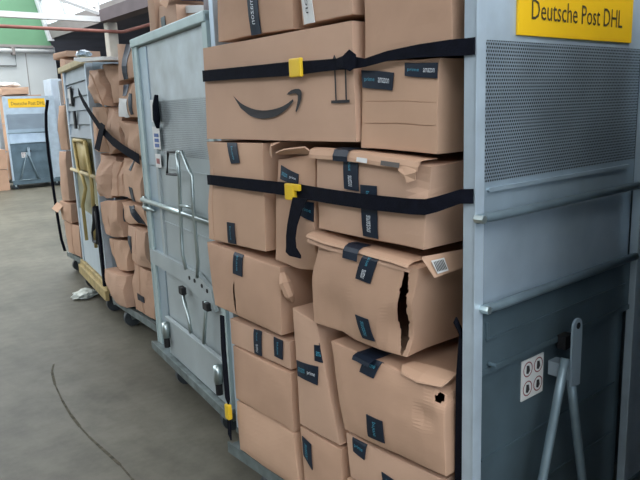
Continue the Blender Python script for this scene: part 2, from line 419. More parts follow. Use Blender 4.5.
for i, (x0, x1) in enumerate(((5.3, 6.2), (6.3, 7.3))):
    z = 0
    for j, h in enumerate((.95, .95, .8)):
        grey_block(x0+.05*j, x1, 17.2+.1*j, z, z+h, 'grey lidded crate, %s of its stack %s the concrete column' % (('lowest', 'middle', 'topmost')[j], ('left of', 'right of')[i]))
        z += h+.052

# ---------------------------------------------------------------- roll containers
def castor(b_root, x, y, top=.15, r=.06):
    b = MB(); b.box(x-.04, x+.04, y-.04, y+.04, top-.008, top)
    b.prism([(x-.03, top-.008), (x+.03, top-.008), (x+.012, r-.01), (x-.012, r-.01)], y-.028, y-.024, 'y')
    b.prism([(x-.03, top-.008), (x+.03, top-.008), (x+.012, r-.01), (x-.012, r-.01)], y+.024, y+.028, 'y')
    c = b.build('castor', ZINC, b_root)
    wv = MB(); wv.tube([(x, y-.018, r), (x, y+.018, r)], r, 18); wv.build('wheel', WHEEL, c)

def row_container(L=1.30, sign=(.157, .72, 1.634, 1.86), text=(.210, .447, 1.672, .047), H=2.0):
    """open-fronted container: end panel with sign faces the camera (plane y = 0), open side is x = 0"""
    R = empty('roll_container', (0, 0, 0))
    W = .98
    b = MB()  # near end frame
    b.box(0, .008, 0, .03, .17, H); b.box(0, .034, -.004, .002, .17, H, .001)
    b.box(.795, .825, -.022, .004, .17, H, .003); b.box(.825, W, -.012, .004, .17, H, .002); b.box(W-.01, W, 0, .03, .17, H)
    b.box(.034, .795, -.006, .012, H-.05, H)
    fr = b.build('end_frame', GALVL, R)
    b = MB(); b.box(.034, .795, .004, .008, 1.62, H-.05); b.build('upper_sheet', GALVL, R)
    b = MB(); b.box(.034, .795, .005, .008, 1.297, 1.62); b.build('perforated_sheet', PERF, R)
    b = MB(); b.box(.034, .795, .004, .008, 1.215, 1.297)
    b.prism([(.057, 1.274), (.747, 1.274), (.752, 1.279), (.747, 1.284), (.057, 1.284), (.052, 1.279)], -.004, .005, 'y')
    b.build('ridged_sheet', GALV, R)
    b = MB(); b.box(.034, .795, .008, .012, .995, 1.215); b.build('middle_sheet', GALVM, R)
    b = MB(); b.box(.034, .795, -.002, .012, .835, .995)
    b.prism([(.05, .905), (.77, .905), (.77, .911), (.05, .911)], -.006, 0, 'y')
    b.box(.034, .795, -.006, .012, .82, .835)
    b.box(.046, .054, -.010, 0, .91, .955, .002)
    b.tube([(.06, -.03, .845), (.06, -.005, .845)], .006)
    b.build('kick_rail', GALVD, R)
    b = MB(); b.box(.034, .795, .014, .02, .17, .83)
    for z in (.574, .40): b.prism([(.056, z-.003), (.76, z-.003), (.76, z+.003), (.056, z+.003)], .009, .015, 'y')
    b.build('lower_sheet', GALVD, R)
    for z, x0, x1 in ((1.218, .0, .79), (.995, .024, .79)):
        b = MB()
        b.tube([(x0, -.012, z), (x0+.02, -.012, z), (x0+.05, -.018, z), (x1, -.018, z)], [.011, .011, .0115, .0115], 12)
        cb = b.build('crossbar', ZINCD, R, True)
        b = MB(); b.tube([(x0+.004, -.028, z), (x0+.004, -.002, z)], .010, 6); b.build('bolt', ZINC, cb)
    # sign
    b = MB(); b.box(sign[0], sign[1], -.003, .004, sign[2], sign[3], .002); sg = b.build('sign', SIGN, R); sg['label'] = 'yellow sign with dark lettering'
    vs, fs, _ = text_mesh('Deutsche Post DHL'); b = MB()
    b.v = [(text[0]+text[1]*x, -.0042, text[2]+text[3]*y) for x, y in vs]; b.f = list(fs); b.build('lettering', SIGNT, sg)
    # safety sticker with four round pictograms
    b = MB(); b.box(.229, .332, .010, .0135, .682, .796); st = b.build('safety_sticker', PAPER, R); st['label'] = 'white sticker with four round pictograms'
    b = MB(); b2 = MB()
    RED = mat('sticker_red', rgb(150, 70, 76), .5)
    for cx in (.256, .306):
        for cz in (.768, .713):
            n = 20; i0 = len(b.v)
            for r in (.022, .0185):
                b.v += [(cx+r*math.cos(2*math.pi*k/n), .0095, cz+r*math.sin(2*math.pi*k/n)) for k in range(n)]
            b.f += [(i0+k, i0+(k+1) % n, i0+n+(k+1) % n, i0+n+k) for k in range(n)]
            b2.poly([(cx-.006, .0095, cz+.012), (cx+.006, .0095, cz+.010), (cx+.010, .0095, cz-.006), (cx+.002, .0095, cz-.014), (cx-.008, .0095, cz-.010)])
    b.build('ring', RED, st); b2.build('pictogram', INK, st)
    # drawbar folded up against the end panel
    b = MB()
    out = [(.331, .72), (.378, .715), (.378, .885)]+[(.3545+.0235*math.cos(a), .885+.0235*math.sin(a)) for a in [math.pi*k/8 for k in range(1, 8)]]+[(.331, .885)]
    b.prism(out, -.075, -.069, 'y'); b.box(.335, .375, -.069, -.003, .735, .775)
    hp = b.build('hinge_plate', GALV, R)
    b = MB(); b.tube([(.356, -.0765, .888), (.356, -.068, .888)], .009, 14); b.build('hole', BLACK, hp)
    b = MB(); b.box(.375, .415, -.03, -.003, .80, .84, .003); b.build('shadowed_block', BLACK, R)  # black block, mostly standing for the shadow beside the hinge plate
    b = MB()
    b.tube([(.324, -.06, .80), (.29, -.06, .69), (.232, -.06, .49), (.145, -.05, .21)], .0125, 10)
    b.tube([(.355, -.06, .735), (.385, -.06, .61), (.44, -.06, .403), (.495, -.05, .21)], .0125, 10)
    b.tube([(.12, -.05, .2), (.52, -.05, .2)], .012, 10)
    b.build('drawbar', ZINCD, R, True)
    # deck and other sides
    b = MB(); b.box(.10, W, 0, L, .15, .172, .003); b.box(0, .10, 0, L*.92, .15, .172, .003); b.box(-.004, .004, 0, L*.92, .14, .185); b.build('deck', DECK, R)
    b = MB(); b.box(0, W, -.02, 0, .10, .2, .004); b.build('bumper', GALVD, R)
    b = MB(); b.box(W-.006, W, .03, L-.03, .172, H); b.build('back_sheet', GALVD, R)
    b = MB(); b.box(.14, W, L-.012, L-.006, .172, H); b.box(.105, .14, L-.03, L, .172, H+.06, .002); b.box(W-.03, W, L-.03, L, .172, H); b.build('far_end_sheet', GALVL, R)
    for (x, y) in ((.07, L*.76), (.88, L*.76), (.07, .12), (.88, .12)): castor(R, x, y)
    return R
RA = row_container()
tag(RA, 'galvanised steel roll container nearest the camera, with a yellow sign on its end', 'roll container', 'open fronted steel roll containers')
def place(R, fr, lab, grp='open fronted steel roll containers'):
    R.location = fr.o; R.rotation_euler = (0, 0, fr.rz); tag(R, lab, 'roll container', grp); return R
place(row_container(1.12, H=1.78), FC, 'steel roll container full of crumpled boxes, crossed by a slanting black strap')
place(row_container(.66, H=1.78), FE, 'farthest steel roll container of the row, before the open floor')
place(row_container(1.2, (.10, .86, 1.76, 1.965), (.15, .64, 1.81, .075)), FF, 'whole steel roll container with yellow sign standing by the back wall').scale = (1.09, 1, 1)
place(row_container(1.2), Frame(-.0, -1.63, 0), 'unseen steel roll container added next to the camera, shading the end panel of the strapped one')  # out of view; added to shade the near end panel

# B: pale container whose closed face looks at the aisle
def face_B():
    R = empty('roll_container', FB.o, FB.rz)
    tag(R, 'pale steel roll container with closed front and folded drawbar, beside the nearest one', 'roll container', 'closed fronted roll containers')
    y0, y1, D = -.02, 1.07, .75
    b = MB(); b.box(-.02, .0, y1-.012, y1, .18, 1.87); b.box(-.016, .0, y1-.075, y1-.012, .18, 1.84); b.build('front_post', MINTL, R)
    b = MB(); b.box(-.02, .03, y0, y0+.05, .18, 1.87); b.build('front_post', MINTL, R)
    b = MB(); b.box(-.028, .02, y0, y1, 1.84, 1.882, .005); b.build('top_rail', MINTL, R)
    b = MB(); b.box(0, .006, y0+.05, y1, 1.55, 1.835); b.build('upper_sheet', mat('pale_stained_steel', rgb(198, 208, 213), .45, .15, var=.12, scale=7, col2=rgb(176, 184, 186)), R)
    b = MB(); b.box(-.006, 0, .86, .995, .19, 1.83, .002); b.build('side_channel', GALV, R)
    b = MB(); b.box(.001, .006, y0+.05, .74, 1.285, 1.55); b.build('perforated_sheet', PERFB, R)
    b = MB(); b.box(0, .006, .74, y1, 1.285, 1.55); b.box(0, .006, y0+.05, y1, .18, 1.285)
    b.box(-.012, 0, .80, .84, .74, 1.55); b.box(-.006, 0, .06, 1.0, 1.215, 1.222); b.box(-.006, 0, .06, 1.0, .925, .932)
    b.build('lower_sheet', MINT, R)
    for q, z, mt in (((.72, .838), (1.448, 1.56), PAPER), ((.722, .842), (1.31, 1.425), PAPER), ((.737, .827), (1.215, 1.285), PAPER)):
        b = MB(); b.box(-.014, -.0125, q[0], q[1], z[0], z[1]); lb = b.build('label_sheet', mt, R)
        if z[0] == 1.31:
            b = MB()
            for k in range(3): b.box(-.0155, -.0142, q[0]+.02, q[1]-.03, 1.32+.026*k, 1.338+.026*k)
            b.build('print', mat('blue_print', rgb(70, 104, 170), .5), lb)
        if z[0] == 1.215:
            b = MB(); b.box(-.0155, -.0142, q[0]+.02, q[1]-.02, 1.235, 1.262); b.build('print', mat('red_print', rgb(176, 110, 110), .5), lb)
    b = MB(); b.tube([(-.02, .70, 1.58), (-.03, .695, 1.53), (-.03, .70, 1.46), (-.02, .72, 1.42)], [.010, .016, .018, .009]); b.build('strap_end', STRAP, R)
    b = MB(); b.tube([(-.03, 1.09, 1.02), (-.03, y0+.03, 1.02)], .0135, 10); b.build('crossbar', ZINC, R, True)
    b = MB(); b.tube([(-.025, 1.09, .977), (-.025, .90, .977)], .011, 10); b.box(-.03, -.015, 1.05, 1.09, .96, 1.04); b.build('latch_rod', ZINC, R, True)
    b = MB(); b.prism([(1.05, .665), (1.05, .745), (.28, .75), (.12, .70), (.09, .61), (.24, .62), (.45, .66)], -.025, -.006, 'x')
    pv = b.build('pivot_plate', MINT, R)
    b = MB()
    for (yy, zz) in ((.40, .705), (.33, .705), (.235, .70), (.17, .69)): b.tube([(-.028, yy, zz), (-.0245, yy, zz)], .010, 12)
    b.build('hole', BLACK, pv)
    b = MB()
    b.tube([(-.04, .395, 1.31), (-.04, .392, 1.20), (-.04, .412, 1.06), (-.04, .435, .82), (-.04, .40, .75)], .0085)
    b.tube([(-.04, .325, 1.313), (-.04, .218, 1.207), (-.04, .232, 1.066), (-.04, .224, .82), (-.04, .25, .74)], .0085)
    b.tube([(-.04, .395, 1.31), (-.04, .325, 1.313)], .0085)
    b.tube([(-.04, .412, 1.06), (-.04, .232, 1.066)], .007)
    b.tube([(-.035, .50, .62), (-.035, .43, .48), (-.035, .414, .42)], .009); b.tube([(-.035, .17, .64), (-.035, .24, .42)], .009)
    db = b.build('drawbar', ZINC, R, True)
    b = MB(); b.tube([(-.042, .40, 1.31), (-.045, .513, 1.307), (-.045, .556, 1.198), (-.042, .39, 1.205)], .007, 8); b.build('grip', BLACK, db)
    for ya, yb in ((.475, .53), (.14, .20)):
        b = MB(); b.box(-.045, -.02, ya, yb, .60, .64, .006); b.build('clamp', BLACK, db)
    b = MB(); b.box(-.025, -.012, .01, .83, .19, .385, .003); b.box(-.035, -.012, -.0, .84, .385, .40, .003); b.build('bumper_plate', MINT, R)
    for yy in (.80, .055):
        b = MB(); b.tube([(-.045, yy, .375), (-.045, yy, .29)], .020, 14); bf = b.build('buffer', ZINC, R, True)
        b = MB(); b.tube([(-.045, yy, .29), (-.045, yy, .235)], .016, 14); b.build('rubber_end', BLACK, bf)
    b = MB(); b.box(-.05, D, y0-.01, y1+.01, .165, .185, .004); b.box(-.056, -.044, y0-.01, y1+.01, .145, .19, .003); b.build('deck', DECK, R)
    b = MB(); b.box(D-.006, D, y0, y1, .19, 1.87); b.box(.03, D, y0, y0+.006, .19, 1.87); b.box(.03, D, y1-.006, y1, .19, 1.87); b.build('side_sheet', MINT, R)
    for (x, y) in ((.05, .80), (.7, .9), (.05, .15), (.7, .15)): castor(R, x, y, .165)
    return R
face_B()
# D: container with louvred face, ochre drawbar and base
def face_D():
    R = empty('roll_container', FD.o, FD.rz)
    tag(R, 'roll container with grey louvred front, cream top rail and ochre base', 'roll container', 'closed fronted roll containers')
    y0, y1, D = -.04, 1.01, .6
    LT = mat('light_panel', rgb(190, 204, 212), .5, .1, var=.04)
    for ya, yb in ((y1-.09, y1-.03), (y0, y0+.04)):
        b = MB(); b.box(-.02, .03, ya, yb, .25, 1.87, .003); b.build('front_post', GALVL, R)
    b = MB(); b.box(-.04, .04, y0, y1+.06, 1.86, 1.905, .006); b.build('top_rail', CREAM, R)
    b = MB(); z = 1.33; k = 0
    while z < 1.86:
        b.prism([(.0, z), (-.018, z+.005), (0, z+.1)], y0+.04, y1-.09, 'x') if False else b.v.extend([(-.016, y0+.04, z), (-.016, y1-.09, z), (.0, y1-.09, z+.104), (.0, y0+.04, z+.104), (.012, y0+.04, z), (.012, y1-.09, z), (.012, y1-.09, z+.104), (.012, y0+.04, z+.104)])
        i = len(b.v)-8
        for q in ((0, 1, 2, 3), (4, 7, 6, 5), (0, 4, 5, 1), (3, 2, 6, 7), (0, 3, 7, 4), (1, 5, 6, 2)): b.f.append(tuple(i+t for t in q))
        z += .106
    b.build('louvre_panel', LOUV, R)
    b = MB(); b.box(0, .008, y0+.04, y1-.09, .72, 1.33); b.build('middle_sheet', mat('olive_sheet', rgb(150, 148, 118), .6, .1, var=.1), R)
    b = MB(); b.box(-.012, .008, y0+.04, y1-.03, .25, .72, .003); b.build('lower_panel', LT, R)
    b = MB(); b.box(-.03, -.018, .61, .75, 1.58, 1.73, .003); lh = b.build('label_holder', BLACK, R)
    b = MB(); b.box(-.033, -.029, .635, .725, 1.6, 1.715); b.build('label_sheet', PAPER, lh)
    b = MB(); b.box(-.035, -.018, .53, .59, 1.40, 1.54, .003); b.build('hook_plate', BLACK, R)
    b = MB(); b.tube([(-.035, .95, 1.057), (-.035, -.10, 1.057)], .014); b.build('crossbar', CREAM, R, True)
    b = MB()
    b.tube([(-.04, .645, 1.31), (-.04, .58, 1.08), (-.04, .416, 1.02), (-.04, .336, .945), (-.04, .554, .787), (-.04, .545, .497)], .014)
    b.tube([(-.04, .155, 1.31), (-.04, .06, 1.02), (-.04, .16, .50)], .014)
    b.tube([(-.04, .645, 1.31), (-.04, .155, 1.31)], .014); b.prism([(.64, 1.08), (.64, 1.3), (.16, 1.3), (.12, 1.08)], -.03, -.02, 'x')
    b.build('drawbar', mat('ochre_tube', rgb(190, 168, 108), .5, .2), R, True)
    b = MB(); b.box(-.03, D, y0-.02, y1+.06, .175, .24, .006); b.box(-.05, -.02, y0-.02, y1+.06, .12, .2, .006); b.build('base', OCHRE, R)
    b = MB(); b.box(D-.006, D, y0, y1, .24, 1.87); b.box(.03, D, y0, y0+.006, .24, 1.87); b.box(.03, D, y1-.04, y1-.03, .24, 1.86); b.build('side_sheet', GALV, R)
    b = MB(); b.tube([(-.035, .10, .84), (-.05, .06, .72), (-.05, .16, .62), (-.05, .15, .55), (-.05, .02, .56), (-.05, -.04, .66), (-.04, .0, .80)], .015, 8); b.build('hose_loop', BLACK, R, True)
    for (x, y) in ((.04, .95), (.5, .95), (.04, .08), (.5, .08)): castor(R, x, y, .175)
face_D()

# ---------------------------------------------------------------- boxes of the nearest container
GA = 'parcel boxes strapped in the nearest container'
def cA(lab, quad, x0=-.005, depth=.6, grp=GA, **k): return Carton(FA, quad, x0, depth, lab, grp, **k)
big = cA('long wide box with a large printed smile arrow', [(1.165, 1.708), (0.388, 1.708), (0.381, 1.388), (1.183, 1.388)], -.012, .5, seed=1, m=0, amp=.002, bulge=.004, n=10)
def ink(c, pts, name='printed_mark', m=INK):
    b = MB(); bm = bmesh.new()
    vs = [bm.verts.new(tuple(c.front(y, z, .003))) for y, z in pts]
    f = bm.faces.new(vs); f.normal_update(); bmesh.ops.triangulate(bm, faces=[f], ngon_method='EAR_CLIP'); bm.verts.index_update()
    b.v = [tuple(v.co) for v in bm.verts]; b.f = [tuple(v.index for v in f.verts) for f in bm.faces]; bm.free()
    return b.build(name, m, c.ob)
up = [(.975, 1.536), (.924, 1.508), (.86, 1.490), (.791, 1.483), (.724, 1.489), (.680, 1.499), (.646, 1.513)]
lo = [(.642, 1.507), (.684, 1.483), (.739, 1.464), (.807, 1.458), (.877, 1.468), (.933, 1.494)]
def dens(p, n=5):
    q = [p[0]]+p+[p[-1]]; r = []
    for i in range(1, len(q)-2):
        for k in range(n):
            t = k/n; a, b_, c_, d_ = [Vector(v) for v in q[i-1:i+3]]
            r.append(tuple(.5*((2*b_)+(c_-a)*t+(2*a-5*b_+4*c_-d_)*t*t+(3*b_-a-3*c_+d_)*t**3)))
    return r+[q[-2]]
ink(big, dens(up)+dens(lo), 'smile_mark')
ink(big, [(.675, 1.527), (.664, 1.534), (.651, 1.539), (.632, 1.542), (.614, 1.5415), (.606, 1.537), (.603, 1.529), (.605, 1.515), (.611, 1.503), (.620, 1.489), (.632, 1.474), (.636, 1.478), (.629, 1.494), (.623, 1.510), (.622, 1.523), (.629, 1.5285), (.645, 1.529), (.662, 1.5265)], 'arrow_mark')
for q in ([(.470, 1.60), (.464, 1.60), (.464, 1.502), (.470, 1.502)], [(.428, 1.60), (.422, 1.60), (.422, 1.502), (.428, 1.502)], [(.488, 1.503), (.412, 1.503), (.412, 1.495), (.488, 1.495)],
          [(.467, 1.625), (.485, 1.598), (.449, 1.598)], [(.425, 1.625), (.443, 1.598), (.407, 1.598)]): ink(big, [(y_-.012, z_) for y_, z_ in q], 'upright_mark')
a2 = cA('tall box with vertical dark tape standing on the long smile box', [(1.064, 2.055), (0.653, 2.055), (0.654, 1.715), (1.076, 1.715)], .0, .45, seed=2, m=1)
a2.tape([(0.876, 1.999), (0.809, 1.999), (0.815, 1.716), (0.869, 1.716)], ('prime', 'amazon'))
a3 = cA('box with a white label strip standing on the long smile box, above its upright arrows', [(0.636, 2.022), (0.393, 2.022), (0.394, 1.723), (0.608, 1.717)], -.005, .45, seed=3, m=0, bulge=.006)
_, at = a3.patch([(0.625, 1.999), (0.562, 1.999), (0.549, 1.719), (0.593, 1.719)], 'white_label', PAPER); a3.text(at, 'amazon', INK, (.6, .35, .4, .9), True)
a4 = cA('topmost box at the right end, beside the steel panel', [(0.355, 1.974), (0.068, 1.974), (0.066, 1.604), (0.361, 1.604)], .0, .55, seed=4, m=1, grooves=(('t', .45, .004, .05, .95, .004),), bulge=.006)
a5 = cA('creased box with dark printed tape below the upper strap, right end', [(0.368, 1.596), (0.103, 1.591), (0.109, 1.361), (0.377, 1.373)], -.0, .55, seed=5, m=2, bulge=.003, grooves=(('t', .30, .006, .02, .98, .003), ('t', .55, .005, .02, .98, .002)))
a5.tape([(0.362, 1.575), (0.246, 1.562), (0.254, 1.518), (0.361, 1.531)], ('prime', 'amazon'))
a5.tape([(0.209, 1.584), (0.102, 1.578), (0.102, 1.542), (0.21, 1.553)], ('prime', 'amazon'))
a6 = cA('tall box at the far end below the long smile box, tape top and bottom', [(1.196, 1.382), (0.825, 1.382), (0.843, 1.017), (1.222, 1.013)], -.012, .5, seed=6, m=2, amp=.004, dents=((0, .72, 0, .16, (.008, -.014, 0)),), grooves=(('s', .12, .008, .0, .72, .006),))
a6.tape([(1.038, 1.381), (0.98, 1.381), (0.955, 1.313), (1.007, 1.309)], ('prime',))
a6.tape([(1.06, 1.099), (1.011, 1.101), (1.02, 1.023), (1.07, 1.023)], ('prime',))
a7 = cA('narrow middle box with torn open top and dark label', [(0.754, 1.335), (0.567, 1.355), (0.595, 0.976), (0.806, 0.998)], -.006, .5, seed=7, m=1, amp=.006, dents=((1, 0, 0, .1, (.02, 0, .01)),))
a7.tape([(0.731, 1.317), (0.641, 1.293), (0.643, 1.26), (0.733, 1.273)], ('amazon', 'prime'))
a7.tape([(0.644, 1.212), (0.575, 1.209), (0.578, 1.148), (0.646, 1.165)], ('prime',))
a7.flap([[(-.008, .74, 1.345), (-.01, .65, 1.35), (-.008, .57, 1.35)], [(-.035, .725, 1.352), (-.05, .66, 1.365), (-.03, .585, 1.372)]])
a7.flap([[(-.006, .80, 1.345), (-.02, .765, 1.335)], [(-.008, .79, 1.375), (-.03, .755, 1.372)], [(.03, .785, 1.382), (0, .745, 1.383)]], m=CARD[2])
a8 = cA('wide box behind the lower strap, two vertical dark tapes and a barcode on its lip', [(0.541, 1.363), (0.111, 1.341), (0.132, 1.126), (0.56, 1.131)], -.022, .6, seed=8, m=0, amp=.004, dents=((1, .8, 0, .08, (.012, .01, -.01)), (.02, .1, 0, .1, (.01, 0, 0))))
a8.tape([(0.415, 1.355), (0.356, 1.351), (0.355, 1.26), (0.412, 1.263)], ('prime', 'amazon'))
a8.tape([(0.347, 1.278), (0.286, 1.276), (0.29, 1.137), (0.348, 1.14)], ('prime', 'amazon'))
def lip_rows(ys, prof, seed, end=None):
    rows = []
    for (dx, dz) in prof:
        row = []
        for k, (y, z) in enumerate(ys):
            g = noise.noise(Vector((y*9, seed, dx*20)))
            row.append((dx+g*.004, y, z+dz+g*.003))
        rows.append(row)
    return rows
def interp(pts, n=16):
    out = []
    for i in range(n+1):
        t = i/n*(len(pts)-1); k = min(int(t), len(pts)-2); f = t-k
        out.append(tuple(pts[k][q]*(1-f)+pts[k+1][q]*f for q in range(2)))
    return out
l8 = interp([(.555, 1.364), (.40, 1.361), (.25, 1.352), (.165, 1.347), (.135, 1.345)])
lip = a8.flap(lip_rows(l8, ((.03, .004), (-.018, .006), (-.034, .002), (-.040, -.010), (-.041, -.020)), 3), m=CARD[2], th=.0015)
a8.flap([[(-.035, .20, 1.345), (-.036, .17, 1.345), (-.030, .135, 1.345)], [(-.046, .195, 1.325), (-.050, .17, 1.315), (-.045, .14, 1.322)], [(-.040, .19, 1.312), (-.048, .165, 1.296), (-.038, .145, 1.303)]], m=CARD[2], th=.0015)
b = MB(); b.v = [tuple(Vector(p)-a8.c) for p in ((-.0455, .255, 1.3475), (-.0455, .190, 1.3435), (-.0478, .190, 1.331), (-.0478, .255, 1.336))]; b.f = [(0, 1, 2, 3)]; b.build('barcode', mat('barcode_grey', rgb(96, 90, 86), .6), lip)
b = MB(); b.v = [tuple(Vector(p)-a8.c) for p in ((-.0455, .345, 1.3535), (-.0455, .305, 1.3505), (-.0475, .305, 1.338), (-.0475, .345, 1.342))]; b.f = [(0, 1, 2, 3)]; b.build('paper_label', PAPER, lip)
a8.flap(lip_rows([(.445, 1.364), (.425, 1.363), (.405, 1.363), (.385, 1.362)], ((.03, .007), (-.018, .009), (-.037, .005), (-.044, -.010), (-.044, -.024)), 3), m=TAPE, th=.001, name='tape')
a9 = cA('wide box at the far end with a long slit below its tape', [(1.236, 1.005), (0.765, 0.981), (0.777, 0.736), (1.208, 0.756)], -.012, .5, seed=9, m=1, amp=.004, bulge=.014, cuts=((.395, .013, .03, .56, .022),))
a9.tape([(1.029, 0.999), (0.973, 0.997), (0.974, 0.912), (1.033, 0.913)], ('prime',))
b = MB(); b.tube([tuple(Vector(p)-a9.c) for p in ((.0, .765, .955), (-.012, .74, .93), (0, .735, .89), (.02, .745, .86))], [.012, .02, .018, .006], 7); b.build('torn_edge', CARD[1], a9.ob)
a11 = cA('box with two dark tape pieces under the dark empty gap', [(0.716, 0.853), (0.592, 0.828), (0.494, 0.445), (0.701, 0.444)], -.008, .5, seed=11, m=0, amp=.003)
a11.tape([(0.694, 0.679), (0.58, 0.689), (0.584, 0.627), (0.69, 0.626)], ('amazon', 'prime'))
a11.tape([(0.596, 0.757), (0.542, 0.76), (0.539, 0.705), (0.594, 0.705)], ('amazon',))
a12 = cA('crushed box split open along its near corner, halfway up', [(0.572, 1.108), (0.142, 1.084), (0.200, 0.822), (0.583, 0.834)], -.035, .6, seed=12, m=1, amp=.007, bulge=.016, xc=(0, -.005, .008, .006),
         dents=((1, .25, 0, .12, (.03, .0, 0)), (0, 1, 0, .12, (.02, -.01, -.01)), (.3, .2, 0, .12, (.015, 0, 0))), cuts=((.930, .034, .02, .97, -.016),))
a12.tape([(0.329, 1.099), (0.275, 1.096), (0.298, 1.019), (0.357, 1.021)], ('prime', 'amazon'))
a12.tape([(0.366, 0.92), (0.31, 0.919), (0.293, 0.854), (0.341, 0.852)], ('amazon',))
l12 = interp([(.575, 1.122), (.50, 1.113), (.40, 1.106), (.28, 1.102), (.165, 1.094)])
a12.flap(lip_rows(l12, ((.02, .0), (-.025, -.001), (-.042, -.006), (-.047, -.012)), 5), m=CARD[2], th=.0015)
a12.flap(lip_rows([(y, z-.012) for y, z in l12], ((.0, .0), (-.034, -.003), (-.041, -.010), (-.042, -.016)), 9), m=CARD[0], th=.0015)
sf = a12.flap([[(-.055, .112, 1.116), (.03, .112, 1.112), (.11, .112, 1.108)], [(-.022, .100, 1.062), (.04, .100, 1.065), (.11, .100, 1.068)]], m=CARD[2])
b = MB(); b.v = [tuple(Vector(p)-a12.c) for p in ((-.030, .104, 1.107), (.020, .104, 1.106), (.028, .0965, 1.073), (-.014, .0965, 1.072))]; b.f = [(0, 1, 2, 3)]; b.build('paper_label', PAPER, sf)
b = MB()
for k in range(7):
    x = -.022+.0055*k; b.v += [tuple(Vector(p)-a12.c) for p in ((x, .1025, 1.103), (x+.0028, .1025, 1.103), (x+.010, .0955, 1.078), (x+.0072, .0955, 1.078))]; b.f.append(tuple(range(4*k, 4*k+4)))
b.build('barcode', INK, sf)
a12.flap(lip_rows([(.405, 1.106), (.385, 1.105), (.365, 1.105), (.345, 1.104)], ((.0, .004), (-.03, .003), (-.046, -.004), (-.053, -.014), (-.056, -.034)), 5), m=TAPE, th=.001, name='tape')
a13 = cA('low box with two short vertical tapes, fourth down at the far end', [(1.125, 0.722), (0.749, 0.722), (0.746, 0.619), (1.125, 0.619)], -.0, .5, seed=13, m=0, amp=.0025, bulge=.004)
a13.tape([(0.955, 0.723), (0.905, 0.721), (0.914, 0.627), (0.959, 0.627)], ('prime', 'amazon')); a13.tape([(0.833, 0.72), (0.781, 0.719), (0.787, 0.648), (0.833, 0.65)], ('prime',))
a14 = cA('plain box without tape, second from the bottom at the far end', [(1.111, 0.616), (0.745, 0.613), (0.743, 0.397), (1.109, 0.399)], -.004, .5, seed=14, m=1, amp=.003, grooves=(('t', .04, .01, .7, .84, .01),))
a15 = cA('plain bottom box at the far end with a sloping dented top', [(1.105, 0.394), (0.742, 0.392), (0.719, 0.191), (1.108, 0.188)], -.006, .5, seed=15, m=2, amp=.005, bulge=.02, dents=((.5, 1, 0, .2, (.02, 0, 0)),))
a16 = cA('bottom box of the middle column with a small dark label at its edge', [(0.711, 0.433), (0.499, 0.433), (0.489, 0.184), (0.701, 0.184)], -.002, .5, seed=16, m=1, amp=.003)
a16.tape([(0.691, 0.406), (0.64, 0.396), (0.636, 0.307), (0.687, 0.34)], ('amazon',))
a18 = cA('large square box with a torn near corner, low at the right end', [(0.518, 0.791), (0.066, 0.778), (0.064, 0.532), (0.462, 0.52)], -.020, .6, seed=18, m=1, amp=.005, bulge=.022, dents=((1, 1, 0, .07, (.02, .01, -.02)), (.85, .62, 0, .05, (.01, 0, 0)), (.5, 1, 0, .3, (.01, 0, 0))), cuts=((.95, .030, .84, .985, .01),))
a18.tape([(0.358, 0.796), (0.292, 0.796), (0.314, 0.736), (0.373, 0.736)], ('prime',))
a18.tape([(0.342, 0.622), (0.274, 0.622), (0.272, 0.555), (0.341, 0.553)], ('prime',))
a18.flap([[(.03, .22, .792), (.03, .15, .798), (.04, .08, .796)], [(-.0, .235, .786), (-.01, .15, .790), (.0, .075, .788)], [(-.025, .215, .778), (-.035, .15, .776), (-.02, .08, .780)]], m=CARD[2])
a18.flap(lip_rows([(.392, .785), (.37, .785), (.345, .784), (.32, .783)], ((.08, .004), (.02, .003), (-.020, .003), (-.040, -.004), (-.044, -.014)), 5), m=TAPE, th=.001, name='tape')
a17 = cA('flat box below the large torn box, blue tape at its far edge', [(0.473, 0.503), (0.083, 0.513), (0.093, 0.356), (0.46, 0.356)], -.006, .6, seed=17, m=0, amp=.003, bulge=.012)
a17.tape([(0.435, 0.506), (0.369, 0.507), (0.375, 0.455), (0.428, 0.46)], ('prime',)); a17.tape([(0.301, 0.449), (0.249, 0.446), (0.245, 0.398), (0.29, 0.388)], ('amazon',))
a19 = cA('bottom box of the near column, mostly below the flat box', [(0.475, 0.346), (0.09, 0.346), (0.09, 0.186), (0.475, 0.186)], -.004, .6, seed=19, m=2, amp=.003)
for q in ([(.742, .972), (.56, .972)],): pass

